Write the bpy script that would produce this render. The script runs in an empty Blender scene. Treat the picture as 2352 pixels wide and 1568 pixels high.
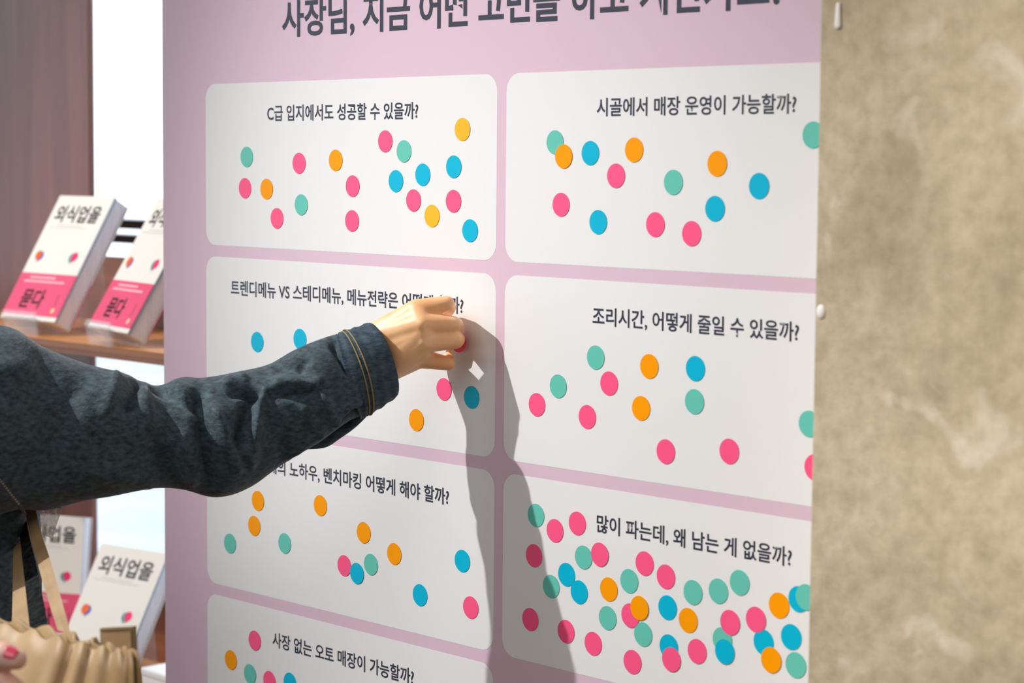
import bpy, bmesh, math, random
from mathutils import Vector, Matrix, noise

# ------------------------------------------------------------------ scene, camera, world, lights, exposure
scene = bpy.context.scene
COL = scene.collection
PI = math.pi
Z0 = 1.70                                   # height of the question cards' top line above the floor
random.seed(4)

# camera solved from the board's card grid and the round stickers (board plane is y = 0)
ROT = Matrix(((0.6890275780572059, -0.00818967151914149, 0.7246888476836314),
              (0.06530118037511311, 0.9965703770344123, -0.050825578787714036),
              (-0.7217871933736687, 0.08234326261387598, 0.6871992684686621)))
TR = Vector((-0.36837798630276425, -0.30909252355096195, 2.582170489416901))
FOC = 4932.413512581907
CB = -(ROT.transposed() @ TR)               # camera centre in board axes (x right, y down, z into the board)


def b2w(P):
    """board axes -> world"""
    return Vector((P[0], P[2], Z0 - P[1]))


def B(x, Y, n=0.0):
    """x along the board, Y down from the cards' top line, n out of the board (towards the room)"""
    return Vector((x, -n, Z0 - Y))


def at(u, v, n):
    """the point seen at pixel (u, v) that stands n metres out of the board plane"""
    d = ROT.transposed() @ Vector(((u - 1176) / FOC, (v - 784) / FOC, 1.0))
    s = (-n - CB.z) / d.z
    return b2w(CB + d * s)


def to_px(w):
    P = Vector((w.x, Z0 - w.z, w.y))
    c = ROT @ P + TR
    return FOC * c.x / c.z + 1176, FOC * c.y / c.z + 784, c.z


cam_data = bpy.data.cameras.new('camera')
cam = bpy.data.objects.new('camera', cam_data)
COL.objects.link(cam)
r0, r1, r2 = [Vector(ROT[i]) for i in range(3)]
wv = lambda v: Vector((v[0], v[2], -v[1]))
ax, ay, az = wv(r0), -wv(r1), -wv(r2)
cpos = b2w(CB)
cam.matrix_world = Matrix(((ax.x, ay.x, az.x, cpos.x), (ax.y, ay.y, az.y, cpos.y), (ax.z, ay.z, az.z, cpos.z), (0, 0, 0, 1)))
cam_data.sensor_width = 36
cam_data.lens = FOC / 2352 * 36
cam_data.clip_start = 0.05
cam_data.dof.use_dof = True
cam_data.dof.focus_distance = 2.30
cam_data.dof.aperture_fstop = 6.3
scene.camera = cam

world = bpy.data.worlds.new('sky')
scene.world = world
world.use_nodes = True
wn = world.node_tree.nodes
wn['Background'].inputs[0].default_value = (0.80, 0.90, 1.0, 1)
wn['Background'].inputs[1].default_value = 2.2

scene.view_settings.view_transform = 'Standard'
scene.view_settings.look = 'None'
scene.view_settings.exposure = 0.0
scene.view_settings.gamma = 1.0
scene.view_settings.use_curve_mapping = False


def aim(o, target):
    o.rotation_euler = (Vector(target) - o.location).to_track_quat('-Z', 'Y').to_euler()


def lamp(name, kind, loc, target, energy, color, **kw):
    d = bpy.data.lights.new(name, kind)
    d.energy = energy
    d.color = color
    for k, v in kw.items():
        setattr(d, k, v)
    o = bpy.data.objects.new(name, d)
    COL.objects.link(o)
    o.location = loc
    aim(o, target)
    return o


KEY = (-0.56, -1.25, 2.90)
lamp('key_spotlight', 'SPOT', KEY, (0.90, 0, 0.87), 248, (1.0, 0.985, 0.975), spot_size=math.radians(44), spot_blend=1.0, shadow_soft_size=0.016)
lamp('pillar_spotlight', 'SPOT', (0.95, -1.55, 2.95), (1.95, -0.12, 1.0), 200, (1.0, 0.88, 0.67), spot_size=math.radians(56), spot_blend=1.0, shadow_soft_size=0.03)
lamp('shelf_spotlight', 'SPOT', (-1.15, -0.75, 3.0), (-0.75, 0.25, 1.35), 135, (1.0, 0.95, 0.88), spot_size=math.radians(46), spot_blend=1.0, shadow_soft_size=0.03)
lamp('left_ambient_fill', 'AREA', (-1.6, -2.2, 3.1), (-1.6, -2.2, 0), 30, (0.96, 0.98, 1.0), shape='RECTANGLE', size=2.0, size_y=1.2)  # added unseen area light, lifts the ambient level on the left
lamp('ambient_fill', 'AREA', (1.3, -2.6, 3.1), (1.3, -2.6, 0), 46, (0.99, 0.99, 1.0), shape='RECTANGLE', size=2.4, size_y=1.2)  # unseen overhead fill, put in for the room's general ambient light

# ------------------------------------------------------------------ helpers


def tag(o, label=None, cat=None, group=None, kind=None):
    if label:
        o['label'] = label
    if cat:
        o['category'] = cat
    if group:
        o['group'] = group
    if kind:
        o['kind'] = kind
    return o


def empty(name, loc=(0, 0, 0), rz=0):
    o = bpy.data.objects.new(name, None)
    COL.objects.link(o)
    o.location = loc
    o.rotation_euler = (0, 0, rz)
    o.empty_display_size = 0.05
    return o


def link_mesh(name, me, mat, parent=None, smooth=False):
    if mat is not None:
        me.materials.clear()
        me.materials.append(mat)
    if smooth:
        for p in me.polygons:
            p.use_smooth = True
    o = bpy.data.objects.new(name, me)
    COL.objects.link(o)
    if parent is not None:
        o.parent = parent
    return o


def obj(name, bm, mat, parent=None, smooth=False, bevel=0.0):
    if bevel:
        bmesh.ops.bevel(bm, geom=bm.edges[:], offset=bevel, segments=2, affect='EDGES', profile=0.6)
    bmesh.ops.recalc_face_normals(bm, faces=bm.faces[:])
    me = bpy.data.meshes.new(name)
    bm.to_mesh(me)
    bm.free()
    return link_mesh(name, me, mat, parent, smooth)


def add_box(bm, lo, hi, M=None):
    vs = [bm.verts.new((x, y, z)) for x in (lo[0], hi[0]) for y in (lo[1], hi[1]) for z in (lo[2], hi[2])]
    for f in ((0, 1, 3, 2), (4, 6, 7, 5), (0, 4, 5, 1), (2, 3, 7, 6), (0, 2, 6, 4), (1, 5, 7, 3)):
        bm.faces.new([vs[i] for i in f])
    if M is not None:
        for v in vs:
            v.co = M @ v.co
    return vs


def box(name, lo, hi, mat, parent=None, bevel=0.0, M=None):
    bm = bmesh.new()
    add_box(bm, lo, hi, M)
    return obj(name, bm, mat, parent, bevel=bevel)


def prism(bm, pts, d):
    """extrude a closed polygon (list of Vectors) by the vector d"""
    a = [bm.verts.new(p) for p in pts]
    b = [bm.verts.new(Vector(p) + d) for p in pts]
    n = len(pts)
    bm.faces.new(a)
    bm.faces.new(b[::-1])
    for i in range(n):
        bm.faces.new((a[i], b[i], b[(i + 1) % n], a[(i + 1) % n]))
    return a, b


def ring_loft(bm, rings, cap=True, closed=True):
    vs = [[bm.verts.new(p) for p in r] for r in rings]
    n = len(rings[0])
    m = n if closed else n - 1
    for i in range(len(rings) - 1):
        for j in range(m):
            bm.faces.new((vs[i][j], vs[i][(j + 1) % n], vs[i + 1][(j + 1) % n], vs[i + 1][j]))
    if cap and closed:
        bm.faces.new(vs[0][::-1])
        bm.faces.new(vs[-1])
    return vs


def frame(axis):
    a = axis.normalized()
    t = Vector((0, 0, 1)) if abs(a.z) < 0.9 else Vector((1, 0, 0))
    u = a.cross(t).normalized()
    return a, u, a.cross(u)


def capsule(bm, p0, r0, p1, r1, seg=14, flat=None):
    """tapered limb with round ends; flat = (direction, factor) squeezes it"""
    p0, p1 = Vector(p0), Vector(p1)
    d = p1 - p0
    if d.length < 1e-6:
        d = Vector((0, 0, 1e-4))
    a, u, v = frame(d)
    rings = []
    for i in range(1, 5):
        t = PI / 2 * i / 4.0
        rings.append((p0 - a * (r0 * math.cos(t)), r0 * math.sin(t)))
    for i in range(0, 4):
        t = PI / 2 * i / 4.0
        rings.append((p1 + a * (r1 * math.sin(t)), r1 * math.cos(t)))
    R = []
    for c, r in rings:
        R.append([c + (u * math.cos(2 * PI * k / seg) + v * math.sin(2 * PI * k / seg)) * r for k in range(seg)])
    if flat:
        fd = Vector(flat[0]).normalized()
        mid = (p0 + p1) / 2
        for r in R:
            for k in range(seg):
                q = r[k] - mid
                r[k] = mid + q - fd * q.dot(fd) * (1 - flat[1])
    ring_loft(bm, R)


def ellipsoid(bm, c, rx, ry, rz, M=None):
    r = bmesh.ops.create_uvsphere(bm, u_segments=20, v_segments=14, radius=1.0)
    for v in r['verts']:
        p = Vector((v.co.x * rx, v.co.y * ry, v.co.z * rz))
        if M is not None:
            p = M @ p
        v.co = p + Vector(c)


def remeshed(bm, voxel, smooth=4, factor=0.5):
    """fuse overlapping closed pieces into one continuous skin"""
    bmesh.ops.recalc_face_normals(bm, faces=bm.faces[:])
    me = bpy.data.meshes.new('tmp')
    bm.to_mesh(me)
    bm.free()
    o = bpy.data.objects.new('tmp', me)
    COL.objects.link(o)
    m = o.modifiers.new('r', 'REMESH')
    m.mode = 'VOXEL'
    m.voxel_size = voxel
    s = o.modifiers.new('s', 'SMOOTH')
    s.iterations = smooth
    s.factor = factor
    dg = bpy.context.evaluated_depsgraph_get()
    out = bpy.data.meshes.new_from_object(o.evaluated_get(dg))
    bpy.data.objects.remove(o)
    bpy.data.meshes.remove(me)
    for p in out.polygons:
        p.use_smooth = True
    return out


def catmull(pts, n):
    """resample a list of tuples smoothly"""
    out = []
    m = len(pts) - 1
    for k in range(n):
        t = k / (n - 1) * m
        i = min(int(t), m - 1)
        f = t - i
        p = [pts[max(i - 1, 0)], pts[i], pts[i + 1], pts[min(i + 2, m)]]
        out.append(tuple(0.5 * ((2 * p[1][c]) + (-p[0][c] + p[2][c]) * f + (2 * p[0][c] - 5 * p[1][c] + 4 * p[2][c] - p[3][c]) * f * f
                                + (-p[0][c] + 3 * p[1][c] - 3 * p[2][c] + p[3][c]) * f ** 3) for c in range(len(pts[0]))))
    return out

# ------------------------------------------------------------------ materials


def mat(name, color, rough=0.5, metal=0.0, spec=0.5, **kw):
    m = bpy.data.materials.new(name)
    m.use_nodes = True
    nt = m.node_tree
    b = nt.nodes['Principled BSDF']
    b.inputs['Base Color'].default_value = (*color, 1)
    b.inputs['Roughness'].default_value = rough
    b.inputs['Metallic'].default_value = metal
    b.inputs['Specular IOR Level'].default_value = spec
    for k, v in kw.items():
        b.inputs[k.replace('_', ' ')].default_value = v
    return m


def noisy(m, c1, c2, scale=(1, 1, 1), nscale=5.0, detail=6.0, bump=0.0, rough=None, stops=(0.35, 0.65), dist=0.0, bscale=None, bdist=0.002):
    """object-space noise between two colours, with fine relief"""
    nt = m.node_tree
    b = nt.nodes['Principled BSDF']
    tc = nt.nodes.new('ShaderNodeTexCoord')
    mp = nt.nodes.new('ShaderNodeMapping')
    mp.inputs['Scale'].default_value = scale
    nt.links.new(tc.outputs['Object'], mp.inputs[0])
    nz = nt.nodes.new('ShaderNodeTexNoise')
    nz.inputs['Scale'].default_value = nscale
    nz.inputs['Detail'].default_value = detail
    nz.inputs['Distortion'].default_value = dist
    nt.links.new(mp.outputs[0], nz.inputs['Vector'])
    cr = nt.nodes.new('ShaderNodeValToRGB')
    cr.color_ramp.elements[0].position = stops[0]
    cr.color_ramp.elements[1].position = stops[1]
    cr.color_ramp.elements[0].color = (*c1, 1)
    cr.color_ramp.elements[1].color = (*c2, 1)
    nt.links.new(nz.outputs['Fac'], cr.inputs[0])
    nt.links.new(cr.outputs[0], b.inputs['Base Color'])
    if bump:
        bp = nt.nodes.new('ShaderNodeBump')
        bp.inputs['Strength'].default_value = bump
        bp.inputs['Distance'].default_value = bdist
        if bscale:
            n2 = nt.nodes.new('ShaderNodeTexNoise')
            n2.inputs['Scale'].default_value = bscale
            n2.inputs['Detail'].default_value = 4
            nt.links.new(mp.outputs[0], n2.inputs['Vector'])
            nt.links.new(n2.outputs['Fac'], bp.inputs['Height'])
        else:
            nt.links.new(nz.outputs['Fac'], bp.inputs['Height'])
        nt.links.new(bp.outputs[0], b.inputs['Normal'])
    return m


PRINT_ROUGH = 0.42
M = {}
M['white_print'] = mat('white_print', (0.80, 0.80, 0.795), PRINT_ROUGH)
M['pink_print'] = mat('pink_print', (0.70, 0.51, 0.61), PRINT_ROUGH)
M['ink'] = mat('ink', (0.030, 0.036, 0.060), PRINT_ROUGH)
M['foam_edge'] = mat('foam_edge', (0.75, 0.74, 0.72), 0.7)
M['pink'] = mat('pink_sticker', (0.98, 0.10, 0.25), 0.42, spec=0.3)
M['green'] = mat('green_sticker', (0.13, 0.55, 0.45), 0.42, spec=0.25)
M['orange'] = mat('orange_sticker', (0.98, 0.34, 0.0), 0.42, spec=0.15)
M['yellow'] = mat('yellow_sticker', (0.98, 0.47, 0.01), 0.42, spec=0.4)
M['blue'] = mat('blue_sticker', (0.0, 0.46, 0.68), 0.42, spec=0.22)

# bare concrete with clouds, grains and pits
m = mat('concrete', (0.4, 0.35, 0.27), 0.85, spec=0.25)
M['concrete'] = m
nt = m.node_tree
bs = nt.nodes['Principled BSDF']
tc = nt.nodes.new('ShaderNodeTexCoord')


def nnoise(scale, detail, dist=0.0, rough=0.55):
    n = nt.nodes.new('ShaderNodeTexNoise')
    n.inputs['Scale'].default_value = scale
    n.inputs['Detail'].default_value = detail
    n.inputs['Distortion'].default_value = dist
    n.inputs['Roughness'].default_value = rough
    nt.links.new(tc.outputs['Object'], n.inputs['Vector'])
    return n


def ramp(src, stops):
    r = nt.nodes.new('ShaderNodeValToRGB')
    e = r.color_ramp.elements
    e[0].position, e[0].color = stops[0][0], (*stops[0][1], 1)
    e[1].position, e[1].color = stops[-1][0], (*stops[-1][1], 1)
    for p, c in stops[1:-1]:
        x = e.new(p)
        x.color = (*c, 1)
    nt.links.new(src, r.inputs[0])
    return r


def mix(kind, fac, a, b):
    x = nt.nodes.new('ShaderNodeMixRGB')
    x.blend_type = kind
    if isinstance(fac, float):
        x.inputs[0].default_value = fac
    else:
        nt.links.new(fac, x.inputs[0])
    for i, q in ((1, a), (2, b)):
        if isinstance(q, tuple):
            x.inputs[i].default_value = (*q, 1)
        else:
            nt.links.new(q, x.inputs[i])
    return x


n1 = nnoise(4.2, 4, 0.5)
n2 = nnoise(55, 5)
n3 = nnoise(13, 3, 0.8)
n4 = nnoise(170, 2)
c1 = ramp(n1.outputs['Fac'], [(0.34, (0.37, 0.32, 0.225)), (0.48, (0.49, 0.425, 0.305)), (0.66, (0.56, 0.50, 0.38))])
c2 = ramp(n2.outputs['Fac'], [(0.34, (0.66, 0.64, 0.60)), (0.60, (1.0, 1.0, 1.0))])
c3 = ramp(n3.outputs['Fac'], [(0.60, (0, 0, 0)), (0.72, (1, 1, 1))])
c4 = ramp(n4.outputs['Fac'], [(0.30, (0.92, 0.90, 0.88)), (0.50, (1, 1, 1))])
x1 = mix('MULTIPLY', 0.55, c1.outputs[0], c2.outputs[0])
x2 = mix('MIX', c3.outputs[0], x1.outputs[0], (0.57, 0.53, 0.45))
x3 = mix('MULTIPLY', 0.8, x2.outputs[0], c4.outputs[0])
nt.links.new(x3.outputs[0], bs.inputs['Base Color'])
bp = nt.nodes.new('ShaderNodeBump')
bp.inputs['Strength'].default_value = 0.35
bp.inputs['Distance'].default_value = 0.003
nt.links.new(n2.outputs['Fac'], bp.inputs['Height'])
nt.links.new(bp.outputs[0], bs.inputs['Normal'])

M['plaster'] = noisy(mat('plaster', (0.6, 0.58, 0.55), 0.9), (0.56, 0.54, 0.51), (0.64, 0.62, 0.58), nscale=2)
M['floor_wood'] = noisy(mat('floor_wood', (0.25, 0.14, 0.08), 0.35), (0.17, 0.09, 0.045), (0.30, 0.17, 0.09), scale=(1, 12, 1), nscale=3, bump=0.1)
M['wood_panel'] = noisy(mat('wood_panel', (0.24, 0.11, 0.08), 0.32), (0.17, 0.055, 0.042), (0.26, 0.090, 0.062), scale=(7, 7, 0.5), nscale=2.2, detail=8, dist=0.8, bump=0.06)
M['wood_shelf'] = noisy(mat('wood_shelf', (0.42, 0.17, 0.06), 0.25, spec=0.4), (0.50, 0.19, 0.045), (0.76, 0.35, 0.11), scale=(0.9, 12, 12), nscale=2.4, detail=8, dist=0.6, bump=0.05)
M['wood_dark'] = noisy(mat('wood_dark', (0.2, 0.06, 0.02), 0.35, spec=0.3), (0.13, 0.035, 0.013), (0.27, 0.09, 0.03), scale=(0.9, 12, 12), nscale=2.4, detail=8, dist=0.6)
M['wood_edge'] = noisy(mat('wood_edge', (0.3, 0.12, 0.04), 0.4), (0.10, 0.03, 0.010), (0.32, 0.12, 0.038), scale=(0.6, 1, 90), nscale=2.0)
M['window_frame'] = mat('window_frame', (0.55, 0.58, 0.60), 0.35, 0.6)
M['frame_dark'] = mat('frame_dark', (0.045, 0.055, 0.06), 0.35, 0.3)
M['glass'] = mat('glass', (1, 1, 1), 0.0, Transmission_Weight=1.0, IOR=1.02)
M['acrylic'] = mat('acrylic', (0.80, 0.86, 0.95), 0.08, Alpha=0.22)
M['facade'] = noisy(mat('facade', (0.75, 0.8, 0.85), 0.8), (0.72, 0.77, 0.82), (0.82, 0.85, 0.88), nscale=0.3)
M['facade_window'] = mat('facade_window', (0.45, 0.62, 0.75), 0.3)
M['ground'] = noisy(mat('ground', (0.5, 0.52, 0.53), 0.9), (0.46, 0.48, 0.5), (0.58, 0.6, 0.6), nscale=0.4)
M['cover'] = mat('book_cover', (0.86, 0.84, 0.80), 0.38)
M['book_ink'] = mat('book_ink', (0.012, 0.012, 0.014), 0.4)
M['grey_ink'] = mat('grey_ink', (0.55, 0.55, 0.56), 0.5)
M['band'] = mat('book_band', (0.82, 0.10, 0.22), 0.38)
M['band_white'] = mat('band_white', (0.95, 0.62, 0.70), 0.4)
M['gold'] = mat('gold_mark', (0.85, 0.62, 0.30), 0.4)
M['flap'] = mat('cover_flap', (0.36, 0.50, 0.66), 0.5)  # shading on the flap is put into this blue-grey colour
M['bub_orange'] = mat('bubble_orange', (0.90, 0.13, 0.012), 0.4)
M['bub_blue'] = mat('bubble_blue', (0.03, 0.12, 0.50), 0.4)
M['bub_teal'] = mat('bubble_teal', (0.0, 0.35, 0.36), 0.4)
M['bub_pink'] = mat('bubble_pink', (0.90, 0.03, 0.17), 0.4)
M['pages'] = noisy(mat('pages', (0.8, 0.8, 0.82), 0.8), (0.74, 0.75, 0.84), (0.93, 0.93, 0.99), scale=(1, 1, 1), nscale=3)
# page edges: thin lines through the thickness of the block
nt = M['pages'].node_tree
for n in nt.nodes:
    if n.type == 'MAPPING':
        n.inputs['Scale'].default_value = (0.5, 260, 0.5)

# denim: twill-like streaks
m = mat('denim', (0.04, 0.07, 0.085), 0.75, spec=0.3)
noisy(m, (0.004, 0.010, 0.016), (0.058, 0.100, 0.122), scale=(3, 3, 6), nscale=46, detail=5, bump=0.5, stops=(0.25, 0.75), bscale=95, bdist=0.0012)
m.node_tree.nodes['Principled BSDF'].inputs['Sheen Weight'].default_value = 0.12
M['denim'] = m
m = mat('denim_cuff', (0.03, 0.05, 0.07), 0.75, spec=0.3)
noisy(m, (0.008, 0.019, 0.034), (0.062, 0.105, 0.135), scale=(3, 3, 9), nscale=34, detail=5, bump=0.5, stops=(0.25, 0.75), bscale=95, bdist=0.0012)
M['denim_cuff'] = m
M['dark_thread'] = mat('dark_thread', (0.05, 0.04, 0.03), 0.8)
M['thread'] = mat('gold_thread', (0.27, 0.20, 0.085), 0.8)
M['skin'] = noisy(mat('skin', (0.75, 0.42, 0.26), 0.45, Subsurface_Weight=0.15, Subsurface_Scale=0.006), (0.84, 0.42, 0.19), (0.93, 0.58, 0.31), nscale=22, detail=3, bump=0.12, bscale=260, bdist=0.0006)
M['skin_pale'] = noisy(mat('skin_pale', (0.72, 0.42, 0.33), 0.45, Subsurface_Weight=0.15, Subsurface_Scale=0.006), (0.66, 0.34, 0.26), (0.80, 0.52, 0.43), nscale=26, detail=3)
M['nail'] = mat('pink_nail', (0.62, 0.06, 0.10), 0.2)
M['hair'] = noisy(mat('hair', (0.02, 0.014, 0.01), 0.45), (0.010, 0.007, 0.005), (0.035, 0.022, 0.016), scale=(40, 40, 2), nscale=4, bump=0.4)
M['eye'] = mat('eye', (0.75, 0.73, 0.70), 0.2)
M['lip'] = mat('lip', (0.50, 0.16, 0.14), 0.4)
M['trousers'] = noisy(mat('trousers', (0.02, 0.022, 0.028), 0.8), (0.014, 0.016, 0.020), (0.032, 0.035, 0.042), nscale=60, bump=0.2)
M['shoe'] = mat('shoe', (0.7, 0.7, 0.68), 0.6)
M['bag'] = noisy(mat('bag_fabric', (0.44, 0.28, 0.12), 0.55), (0.29, 0.178, 0.075), (0.38, 0.25, 0.115), scale=(1, 1, 0.4), nscale=14, bump=0.15)
M['bag_strap'] = noisy(mat('bag_strap', (0.40, 0.27, 0.13), 0.5), (0.27, 0.17, 0.08), (0.34, 0.225, 0.11), nscale=30)
M['webbing'] = noisy(mat('black_webbing', (0.02, 0.022, 0.024), 0.95, spec=0.05), (0.004, 0.005, 0.006), (0.018, 0.020, 0.020), nscale=140, detail=2, bump=0.6)
M['knit'] = noisy(mat('knit', (0.12, 0.10, 0.11), 0.9), (0.09, 0.07, 0.085), (0.15, 0.13, 0.14), nscale=90, bump=0.4)
M['phone_ring'] = mat('phone_ring', (0.06, 0.01, 0.03), 0.25)
M['white_box'] = mat('white_box', (0.85, 0.88, 0.92), 0.4)
M['lamp_black'] = mat('lamp_black', (0.02, 0.02, 0.02), 0.4)
M['clear_film'] = mat('clear_film', (0.85, 0.80, 0.76), 0.15, Alpha=0.45)

# ------------------------------------------------------------------ the setting
box('floor', (-4.2, -5.2, -0.1), (4.2, 0.95, 0.0), M['floor_wood'])['kind'] = 'structure'
box('ceiling', (-4.2, -5.2, 3.3), (4.2, 0.95, 3.4), M['plaster'])['kind'] = 'structure'
box('wall_back', (-4.2, -5.3, 0), (4.2, -5.2, 3.3), M['plaster'])['kind'] = 'structure'
box('wall_right', (4.1, -5.2, 0), (4.2, 0.95, 3.3), M['plaster'])['kind'] = 'structure'

# left wall with a wide window that lets the daylight in
bm = bmesh.new()
add_box(bm, (-4.2, -5.2, 0), (-4.1, -3.2, 3.3))
add_box(bm, (-4.2, -0.6, 0), (-4.1, 0.95, 3.3))
add_box(bm, (-4.2, -3.2, 0), (-4.1, -0.6, 0.7))
add_box(bm, (-4.2, -3.2, 2.8), (-4.1, -0.6, 3.3))
obj('wall_left', bm, M['plaster'])['kind'] = 'structure'
w2 = empty('window_2', (-4.15, -1.9, 0.7))
w2['kind'] = 'structure'
bm = bmesh.new()
for y in (-1.3, -0.05, 1.24):
    add_box(bm, (-0.03, y, 0.0), (0.03, y + 0.06, 2.1))
for z in (0.0, 2.04):
    add_box(bm, (-0.03, -1.3, z), (0.03, 1.3, z + 0.06))
obj('window_frame', bm, M['window_frame'], w2)
box('pane', (-0.003, -1.25, 0.05), (0.003, 1.25, 2.05), M['glass'], w2)

# window wall behind the book shelf
WY = 0.75
bm = bmesh.new()
add_box(bm, (-4.2, WY, 0), (-2.9, WY + 0.18, 3.3))
add_box(bm, (0.35, WY, 0), (4.2, WY + 0.18, 3.3))
add_box(bm, (-2.9, WY, 0), (0.35, WY + 0.18, 0.30))
add_box(bm, (-2.9, WY, 2.95), (0.35, WY + 0.18, 3.3))
obj('wall_window', bm, M['plaster'])['kind'] = 'structure'
w1 = empty('window_1', (-1.275, WY + 0.06, 0.30))
w1['kind'] = 'structure'
for (a, b_, c, d) in ((-1.625, -1.565, 0, 2.65), (1.565, 1.625, 0, 2.65), (-0.60, -0.55, 0, 2.65)):
    box('mullion', (a, -0.03, c), (b_, 0.03, d), M['window_frame'], w1, bevel=0.004)
zt = Z0 - 0.30
for (z, h, mm) in ((0.0, 0.06, 'window_frame'), (2.59, 0.06, 'window_frame'),
                   (1.477 - 0.30, 0.018, 'frame_dark'), (1.449 - 0.30, 0.016, 'frame_dark')):
    box('transom', (-1.62, -0.025, z), (1.62, 0.025, z + h), M[mm], w1, bevel=0.002)
box('pane', (-1.6, -0.003, 0.05), (1.6, 0.003, 2.6), M['glass'], w1)

# outside: ground and pale buildings, washed out by daylight
box('ground', (-60, 1.5, -3.2), (60, 80, -3.0), M['ground'])['kind'] = 'structure'
BL = (('pale grey office block straight across the street', -28.5, 24, 9, 8, 5.6), ('pale low building to the right across the street', -14.0, 30, 8, 8, 3.4),
      ('taller pale building behind the office block', -50.0, 44, 14, 8, 7.5))
for lab, x, y, w, d, h in BL:
    b_ = empty('building', (x, y, -3))
    tag(b_, lab, 'building')
    box('wall', (0, 0, 0), (w, d, h), M['facade'], b_)
    box('roof', (-0.2, -0.2, h), (w + 0.2, d + 0.2, h + 0.25), M['facade'], b_)
    first = None
    for i in range(int(w / 1.8)):
        for k in range(int(h / 1.9)):
            if first is None:
                first = box('window', (0, -0.05, 0), (0.9, 0.03, 1.1), M['facade_window'], b_)
                o = first
            else:
                o = first.copy()
                COL.objects.link(o)
                o.parent = b_
            o.location = (0.5 + i * 1.8, 0, 0.6 + k * 1.9)

# concrete pillar standing in front of the board's right edge
pil = empty('wall_pillar', (1.0245, -0.12, 0))
pil['kind'] = 'structure'
bm = bmesh.new()
add_box(bm, (0, 0, 0), (2.6, 0.105, 3.3))
bmesh.ops.bevel(bm, geom=[e for e in bm.edges if abs(e.verts[0].co.x) < 1e-6 and abs(e.verts[1].co.x) < 1e-6 and abs(e.verts[0].co.z - e.verts[1].co.z) > 1], offset=0.004, segments=3, affect='EDGES')
obj('concrete_face', bm, M['concrete'], pil)
# small plaster drip and a pale pebble in the concrete
bm = bmesh.new()
P0 = at(1925, 12, 0.121) - Vector((1.0245, -0.12, 0))
capsule(bm, P0, 0.0022, P0 - Vector((0, 0, 0.016)), 0.0032, flat=((0, 1, 0), 0.35))
obj('plaster_drip', bm, M['foam_edge'], pil, smooth=True)
bm = bmesh.new()
P0 = at(1886, 716, 0.120) - Vector((1.0245, -0.12, 0))
ellipsoid(bm, P0, 0.0045, 0.002, 0.0060)
obj('pebble', bm, M['foam_edge'], pil, smooth=True)

# ------------------------------------------------------------------ the voting board
BX0, BX1 = -0.0906, 1.1305
BZT, BZB = -0.34, 1.62            # top and bottom, measured down from the cards' top line
board = empty('voting_board', B(0.52, BZB))
tag(board, 'tall pink and white printed question board dotted with coloured round stickers', 'board')
bo = Vector(B(0.52, BZB))


def on_board(x, Y, n):
    return B(x, Y, n) - bo


bm = bmesh.new()
prism(bm, [on_board(BX0, BZT, -0.005), on_board(BX1, BZT, -0.005), on_board(BX1, BZB, -0.005), on_board(BX0, BZB, -0.005)], Vector((0, -0.0045, 0)))
obj('foam_panel', bm, M['foam_edge'], board)
bm = bmesh.new()
prism(bm, [on_board(BX0, BZT, -0.0005), on_board(BX1, BZT, -0.0005), on_board(BX1, BZB, -0.0005), on_board(BX0, BZB, -0.0005)], Vector((0, -0.0005, 0)))
obj('pink_print_sheet', bm, M['pink_print'], board)
CW, CH, CG = 0.51318, 0.19257, 0.01367
CARDS = [(c * (CW + CG), r * (CH + CG)) for r in range(3) for c in range(2)] + [(0.0, 3 * (CH + CG))]
for (cx, cy) in CARDS:
    r = 0.0185
    pts = []
    for (qx, qy, a0) in ((cx + r, cy + r, 180), (cx + CW - r, cy + r, 270), (cx + CW - r, cy + CH - r, 0), (cx + r, cy + CH - r, 90)):
        for k in range(9):
            a = math.radians(a0 + 90 * k / 8)
            pts.append(on_board(qx + r * math.cos(a), qy + r * math.sin(a), 0.0))
    bm = bmesh.new()
    prism(bm, pts, Vector((0, -0.00012, 0)))
    obj('question_card', bm, M['white_print'], board)


def text_mesh(body, offset):
    c = bpy.data.curves.new('t', 'FONT')
    c.body = body
    c.resolution_u = 3
    c.offset = offset
    o = bpy.data.objects.new('t', c)
    COL.objects.link(o)
    dg = bpy.context.evaluated_depsgraph_get()
    me = bpy.data.meshes.new_from_object(o.evaluated_get(dg))
    bpy.data.objects.remove(o)
    bpy.data.curves.remove(c)
    return me


def lettering(name, body, width, em, place, mtl, parent, offset=0.012):
    """flat print: place(x, z) maps text coordinates in metres to the surface"""
    me = text_mesh(body, offset)
    xs = [v.co.x for v in me.vertices]
    x0, x1 = min(xs), max(xs)
    k = width / (x1 - x0)
    for v in me.vertices:
        v.co = place((v.co.x - x0) * k, v.co.y * em)
    return link_mesh(name, me, mtl, parent)


def board_text(body, x0, x1, base, em, offset=0.016, n=0.00035):
    lettering('lettering', body, x1 - x0, em, lambda x, z: on_board(x0 + x, base - z, n), M['ink'], board, offset)


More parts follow.
